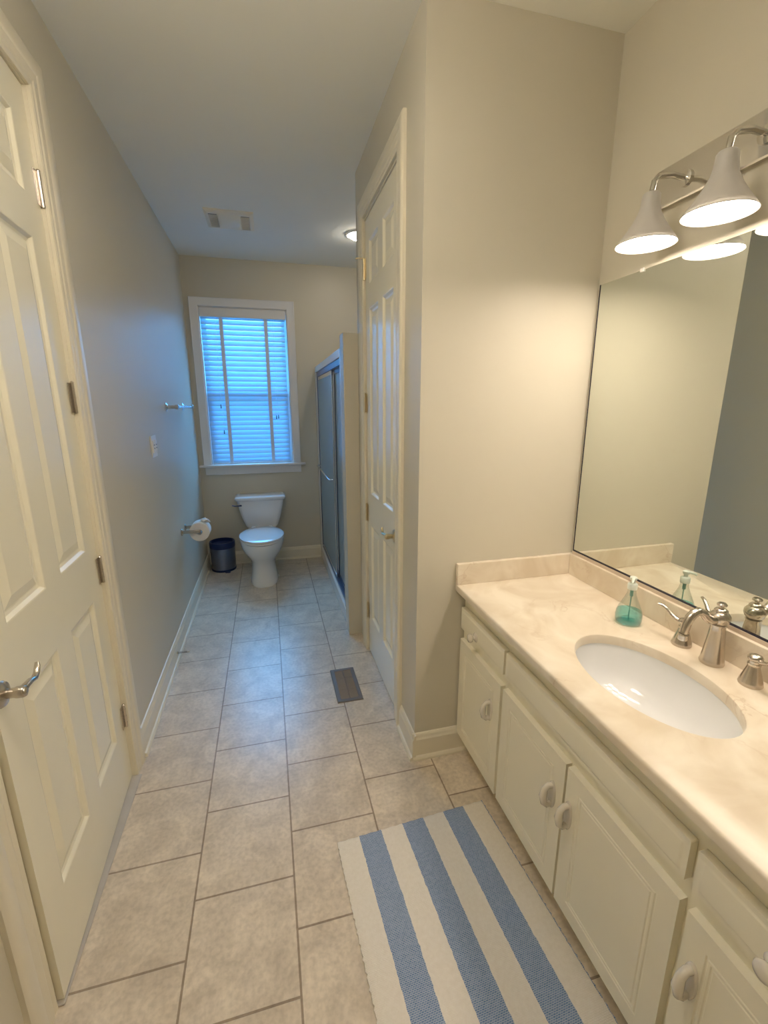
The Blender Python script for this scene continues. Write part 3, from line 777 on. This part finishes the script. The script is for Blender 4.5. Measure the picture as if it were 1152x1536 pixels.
def knob(parent, y, z):
    b = MB(); b.lathe([(.019, 0), (.019, .003), (.015, .006), (.008, .010), (.008, .016), (.015, .021), (.0175, .027), (.015, .033), (.006, .036), (.001, .0365)], (CF, y, z), '-x', 28)
    return b.build('knob', 'ceramic_knob', parent, smooth=50)
def front(name, y0, y1, z0, z1, door):
    b = MB()
    if door:
        m = .046
        rects = [(m, y1 - y0 - m, m, z1 - z0 - m)]
        L = [(.002, .0022), (.0045, .0022), (.0065, .0002), (.011, .0002), (.013, .0022), (.0155, .0022), (.0175, .0004), (.020, .0004)]
    else:
        rects = [(.012, y1 - y0 - .012, .012, z1 - z0 - .012)]
        L = [(.003, -.002), (.006, -.0025)]
    panel_face(b, rects, y1 - y0, z1 - z0, L, CX - CF, (CF, y0, z0), (0, 1, 0), (0, 0, 1), (-1, 0, 0))
    return b.build(name, 'cab', van, bevel=.0025 if not door else 0)
DZ0, DZ1, RZ0, RZ1 = .103, .562, .612, .706
for y0, y1, py in ((1.222, 1.563, 1.283), (.862, 1.206, .905), (.508, .853, .833), (.150, .490, .460)):
    dd = front('cabinet_door', y0, y1, DZ0, DZ1, True); pull(dd, py, .422)
dd = front('drawer_front', 1.213, 1.563, RZ0, RZ1, False); knob(dd, 1.422, .642)
front('false_front', .508, 1.200, RZ0, RZ1, False)
dd = front('drawer_front', .150, .492, RZ0, RZ1, False); knob(dd, .345, .645)

# ------------------------------------------------------------------ countertop with sink hole
ZT, CTX0 = .807, .7077
SX, SYc, SA, SB = .957, .846, .149, .230
ct = thing('countertop', (.98, .82, CZT), 'cream marble vanity countertop with oval sink cutout and backsplash', 'countertop')
b = MB(); y0c, y1c, x0c, x1c = .10, YN - .0005, CTX0, XWALL - .0005
angs = [2 * PI * i / 96 for i in range(96)] + [math.atan2(yy - SYc, xx - SX) % (2 * PI) for xx in (x0c + .006, x1c) for yy in (y0c + .006, y1c)]
angs = sorted(set(angs))
def rect_pt(a, x0, x1, y0, y1):
    c, s = math.cos(a), math.sin(a)
    tx_ = ((x1 - SX) / c) if c > 1e-9 else ((x0 - SX) / c if c < -1e-9 else 1e9)
    ty_ = ((y1 - SYc) / s) if s > 1e-9 else ((y0 - SYc) / s if s < -1e-9 else 1e9)
    t_ = min(tx_, ty_); return SX + c * t_, SYc + s * t_
def el(a, ka, kb):
    rr_ = 1 / math.sqrt((math.cos(a) / ka) ** 2 + (math.sin(a) / kb) ** 2); return SX + rr_ * math.cos(a), SYc + rr_ * math.sin(a)
zl = ZT - .030
rings = [[(*el(a, SA, SB), zl) for a in angs], [(*el(a, SA, SB), ZT - .006) for a in angs], [(*el(a, SA + .002, SB + .002), ZT - .0018) for a in angs], [(*el(a, SA + .006, SB + .006), ZT) for a in angs],
         [(*rect_pt(a, x0c + .006, x1c, y0c + .006, y1c), ZT) for a in angs], [(*rect_pt(a, x0c + .0015, x1c, y0c + .0015, y1c), ZT - .003) for a in angs],
         [(*rect_pt(a, x0c, x1c, y0c, y1c), ZT - .008) for a in angs], [(*rect_pt(a, x0c, x1c, y0c, y1c), zl + .004) for a in angs], [(*rect_pt(a, x0c + .004, x1c, y0c + .004, y1c), zl) for a in angs]]
b.loft(rings + [rings[0]], cap0=False, cap1=False)
bmesh.ops.remove_doubles(b.bm, verts=b.bm.verts, dist=1e-6)
b.build('counter_slab', 'marble', ct, smooth=40)
b = MB(); b.box(XWALL - .022, XWALL - .0005, y0c, y1c, ZT, .8965); b.build('backsplash', 'marble', ct, bevel=.002)
b = MB(); b.box(CTX0 + .002, XWALL - .022, YN - .020, YN - .0005, ZT, .8965); b.build('side_splash', 'marble', ct, bevel=.002)
sk = thing('sink', (SX, SYc, .63), 'white oval undermount sink basin in the marble counter', 'sink')
b = MB(); rings = []
for s, z in ((1.06, zl - .0005), (1.0, zl - .0005), (.985, zl - .012), (.965, zl - .035), (.93, zl - .065), (.86, zl - .095), (.74, zl - .120), (.56, zl - .135), (.36, zl - .142), (.16, zl - .145), (.09, zl - .146)):
    rings.append([(SX + .012*(1-s) + (SA + .004) * s * math.cos(a), SYc + (SB + .004) * s * math.sin(a), z) for a in [2*PI*i/72 for i in range(72)]])
out = [[(SX + (SA + .012) * s * math.cos(a), SYc + (SB + .012) * s * math.sin(a), z) for a in [2*PI*i/72 for i in range(72)]] for s, z in ((.12, zl - .156), (.8, zl - .13), (1.0, zl - .06), (1.03, zl - .0005))]
b.loft(rings + out + [rings[0]], cap0=False, cap1=False); bmesh.ops.remove_doubles(b.bm, verts=b.bm.verts, dist=1e-6)
b.build('basin', 'porcelain', sk, smooth=60)
b = MB(); b.lathe([(.024, 0), (.024, .003), (.019, .004), (.018, .002), (.015, .003), (.013, .007), (.002, .008)], (SX + .012, SYc, zl - .1445), 'z', 28); b.build('drain', 'nickel', sk, smooth=40)

# ------------------------------------------------------------------ faucet
fa = thing('faucet', (1.190, .857, ZT), 'brushed nickel widespread faucet with curved spout and two lever handles', 'faucet')
fxp, fyp = 1.183, .857
b = MB()
b.lathe([(.030, 0), (.031, .004), (.029, .012), (.0265, .03), (.0225, .065), (.0195, .10), (.0185, .113), (.020, .116), (.020, .119), (.0175, .121)], (fxp, fyp, ZT), 'z', 36); b.build('body', 'nickel', fa, smooth=40)
b = MB()
b.lathe([(.016, .121), (.023, .127), (.026, .137), (.0255, .146), (.020, .154), (.016, .157), (.017, .159), (.0165, .162), (.0125, .166), (.006, .168), (.0055, .172), (.0115, .175), (.0125, .179), (.009, .183), (.001, .184)], (fxp, fyp, ZT), 'z', 36)
b.build('finial', 'nickel', fa, smooth=40)
b = MB()
P0 = [(0, .140), (-.022, .136), (-.036, .137), (-.050, .148), (-.062, .160), (-.078, .167), (-.094, .164), (-.106, .152), (-.113, .136), (-.117, .118), (-.119, .108)]
b.tube([(fxp + dx, fyp, ZT + dz) for dx, dz in P0], [.016, .014, .0125, .0115, .0112, .0115, .0118, .012, .0118, .0115, .0112], 16, up=Vector((0, 1, 0)))
b.lathe([(.0118, 0), (.0135, -.003), (.0135, -.007), (.0125, -.009), (.0135, -.016), (.011, -.020)], (fxp - .1192, fyp, ZT + .109), 'z', 20)
b.build('spout', 'nickel', fa, smooth=50)
def handle(y, dirn):
    b = MB(); c_ = (1.186, y, ZT)
    b.lathe([(.0265, 0), (.0275, .003), (.026, .010), (.0205, .030), (.0145, .050), (.0135, .055), (.0150, .057), (.0150, .061), (.0125, .063), (.0125, .069), (.0165, .073), (.0170, .078), (.0140, .083), (.0060, .086), (.001, .087)], c_, 'z', 32)
    h = b.build('handle', 'nickel', fa, smooth=40)
    b = MB()
    b.tube([(c_[0], y, ZT + .074), (c_[0] - .004, y + dirn * .020, ZT + .074), (c_[0] - .010, y + dirn * .038, ZT + .082), (c_[0] - .016, y + dirn * .052, ZT + .096), (c_[0] - .021, y + dirn * .064, ZT + .104), (c_[0] - .027, y + dirn * .076, ZT + .105)],
           [.0085, .0075, .0065, .0060, .0058, .0045], 12, sy=.8)
    b.build('lever', 'nickel', h, smooth=50)
handle(.957, 1); handle(.752, -1)

# ------------------------------------------------------------------ soap bottle
sx, sy_ = 1.138, 1.118
so = thing('soap_dispenser', (sx, sy_, ZT), 'clear teardrop pump bottle part filled with aqua soap beside the sink', 'soap bottle')
b = MB()
prof = [(.034, 0), (.038, .003), (.0405, .012), (.041, .025), (.0395, .040), (.034, .056), (.027, .072), (.0200, .088), (.0148, .102), (.0130, .112), (.0125, .124)]
b.lathe(prof, (sx, sy_, ZT), 'z', 40, cap1=True); b.build('bottle', 'bottle', so, smooth=60)
b = MB(); b.lathe([(.033, .002), (.0365, .005), (.0390, .013), (.0396, .025), (.0380, .040), (.0365, .0445)], (sx, sy_, ZT), 'z', 40); b.build('liquid', 'liquid', so, smooth=50)
b = MB(); b.lathe([(.0145, .120), (.0150, .123), (.0150, .138), (.012, .141), (.0065, .142), (.0065, .154)], (sx, sy_, ZT), 'z', 24)
b.tube([(sx + .002, sy_, ZT + .157), (sx - .008, sy_ - .008, ZT + .158), (sx - .018, sy_ - .017, ZT + .156), (sx - .022, sy_ - .021, ZT + .151)], [.0065, .005, .004, .003], 10)
b.lathe([(.010, .152), (.011, .155), (.011, .161), (.007, .164)], (sx, sy_, ZT), 'z', 20)
b.build('pump', 'pump', so, smooth=50)
b = MB(); b.lathe([(.0018, .010), (.0018, .095), (.0055, .096), (.0055, .118)], (sx, sy_, ZT), 'z', 12); b.build('dip_tube', 'tube', so, smooth=40)

# ------------------------------------------------------------------ mirror
mi = thing('wall_mirror', (XM, .83, .903), 'large frameless plate mirror on the right wall above the backsplash', 'mirror')
MY0, MY1, MZ0, MZ1 = .10, YN - .017, .9125, 1.9576
b = MB(); b.box(XM, XM + .004, MY0, MY1, MZ0, MZ1); b.build('mirror_glass', 'mirror', mi)
b = MB(); b.box(XM + .004, XWALL - .0002, MY0, MY1, MZ0, MZ1)
b.build('backing', 'mirroredge', mi)
b = MB(); b.box(XM - .0035, XM - .0002, MY0, MY1, MZ0 - .003, MZ0 + .0015); b.build('bottom_channel', 'mirroredge', mi)
b = MB(); b.box(XM - .005, XWALL - .0002, MY0, MY1, .897, MZ0 - .003); b.build('channel_strip', 'channel', mi)
b = MB(); b.box(XM - .0015, XWALL - .0002, MY1 + .0002, MY1 + .003, MZ0, MZ1); b.build('side_channel', 'mirroredge', mi)
for y in (1.36, .62):
    b = MB(); b.box(XM - .004, XM - .0002, y - .008, y + .008, MZ1 - .006, MZ1 + .006)
    b.build('clip', 'plastic', mi, bevel=.001)

# ------------------------------------------------------------------ vanity light
LY = [1.222, .997, .772, .547]; LX, LZ = 1.119, 1.980
vl = thing('vanity_light', (XWALL, sum(LY) / 4, 2.17), 'bath bar light with four lit downward bell shades above the mirror', 'vanity light')
py0, py1, pz0, pz1, pr = .412, 1.357, 2.115, 2.228, .03
def rrx(x, ins):
    out = []
    for cy_, cz_, a in ((py1 - pr, pz1 - pr, 0), (py0 + pr, pz1 - pr, PI/2), (py0 + pr, pz0 + pr, PI), (py1 - pr, pz0 + pr, 1.5*PI)):
        for i in range(7):
            aa = a + PI / 2 * i / 6; out.append((x, cy_ + (pr - ins) * math.cos(aa), cz_ + (pr - ins) * math.sin(aa)))
    return out
b = MB(); b.loft([rrx(XWALL - .0002, 0), rrx(XWALL - .016, 0), rrx(XWALL - .020, .004)]); b.build('back_plate', 'plate', vl, smooth=30)
for y in LY:
    b = MB(); b.lathe([(.022, 0), (.022, .006), (.012, .010)], (XWALL - .020, y, 2.165), '-x', 24)
    b.tube([(XWALL - .022, y, 2.165), (XWALL - .07, y, 2.168), (LX + .02, y, 2.160), (LX + .004, y, 2.145), (LX, y, 2.12)], .008, 12)
    b.build('arm', 'plate', vl, smooth=50)
    b = MB()
    b.lathe([(.020, .135), (.024, .130), (.026, .105), (.030, .085), (.042, .060), (.058, .035), (.073, .014), (.082, .000), (.0805, -.0005), (.071, .013), (.056, .033), (.040, .057), (.024, .080), (.020, .10)], (LX, y, LZ), 'z', 48, cap0=True, cap1=True)
    s = b.build('shade', 'shade', vl, smooth=50)
    b = MB(); b.lathe([(.001, .0035), (.060, .0035), (.0775, .0040), (.0775, .0052), (.001, .0052)], (LX, y, LZ), 'z', 48, cap0=True, cap1=True)
    b.build('diffuser', 'bulb', s)

# ------------------------------------------------------------------ daylight
wd = bpy.data.worlds.new('daylight'); sc.world = wd; wd.use_nodes = True
nt = wd.node_tree
for n in list(nt.nodes): nt.nodes.remove(n)
out = N(nt, 'ShaderNodeOutputWorld'); bg = N(nt, 'ShaderNodeBackground')
tc = N(nt, 'ShaderNodeTexCoord'); sp = N(nt, 'ShaderNodeSeparateXYZ'); rp = N(nt, 'ShaderNodeValToRGB')
nt.links.new(tc.outputs['Generated'], sp.inputs[0]); nt.links.new(sp.outputs['Z'], rp.inputs[0])
e = rp.color_ramp.elements
e[0].position = 0.0; e[0].color = (.10, .22, .30, 1)
e[1].position = .25; e[1].color = (.26, .52, 1.0, 1)
nt.links.new(rp.outputs[0], bg.inputs[0]); bg.inputs[1].default_value = 3.0
nt.links.new(bg.outputs[0], out.inputs[0])
ld = bpy.data.lights.new('sky_daylight', 'AREA'); ld.shape = 'RECTANGLE'; ld.size = 1.6; ld.size_y = 2.0
ld.energy = 155; ld.color = (.06, .46, 1.0)
lo = bpy.data.objects.new('sky_daylight', ld); COL.objects.link(lo)
lo.location = (-.14, YB + .75, 1.95); lo.rotation_euler = (math.radians(-76), 0, 0)

# ------------------------------------------------------------------ camera
cam = bpy.data.cameras.new('camera'); co = bpy.data.objects.new('camera', cam); COL.objects.link(co)
yaw, pit, rol, f_, h_ = 0.2535, -0.2362, -0.0016, 665.38, 1.5195
fwd = Vector((math.sin(yaw) * math.cos(pit), math.cos(yaw) * math.cos(pit), math.sin(pit)))
r0 = Vector((math.cos(yaw), -math.sin(yaw), 0)); u0 = r0.cross(fwd)
r1 = r0 * math.cos(rol) + u0 * math.sin(rol); u1 = -r0 * math.sin(rol) + u0 * math.cos(rol)
co.matrix_world = Matrix(((r1.x, u1.x, -fwd.x, 0), (r1.y, u1.y, -fwd.y, 0), (r1.z, u1.z, -fwd.z, h_), (0, 0, 0, 1)))
cam.sensor_fit = 'VERTICAL'; cam.sensor_height = 24; cam.lens = 24 * f_ / 1536; cam.clip_start = .02; cam.clip_end = 100
sc.camera = co

# ------------------------------------------------------------------ render look
sc.view_settings.view_transform = 'Standard'; sc.view_settings.look = 'None'
sc.view_settings.gamma = 1; sc.view_settings.use_curve_mapping = False
sc.view_settings.exposure = 0.62
cy = sc.cycles
cy.use_denoising = True
try: cy.denoiser = 'OPENIMAGEDENOISE'
except Exception: pass
cy.max_bounces = 12; cy.diffuse_bounces = 9; cy.glossy_bounces = 5; cy.transmission_bounces = 8; cy.transparent_max_bounces = 12
cy.sample_clamp_indirect = 8; cy.caustics_reflective = True; cy.caustics_refractive = False
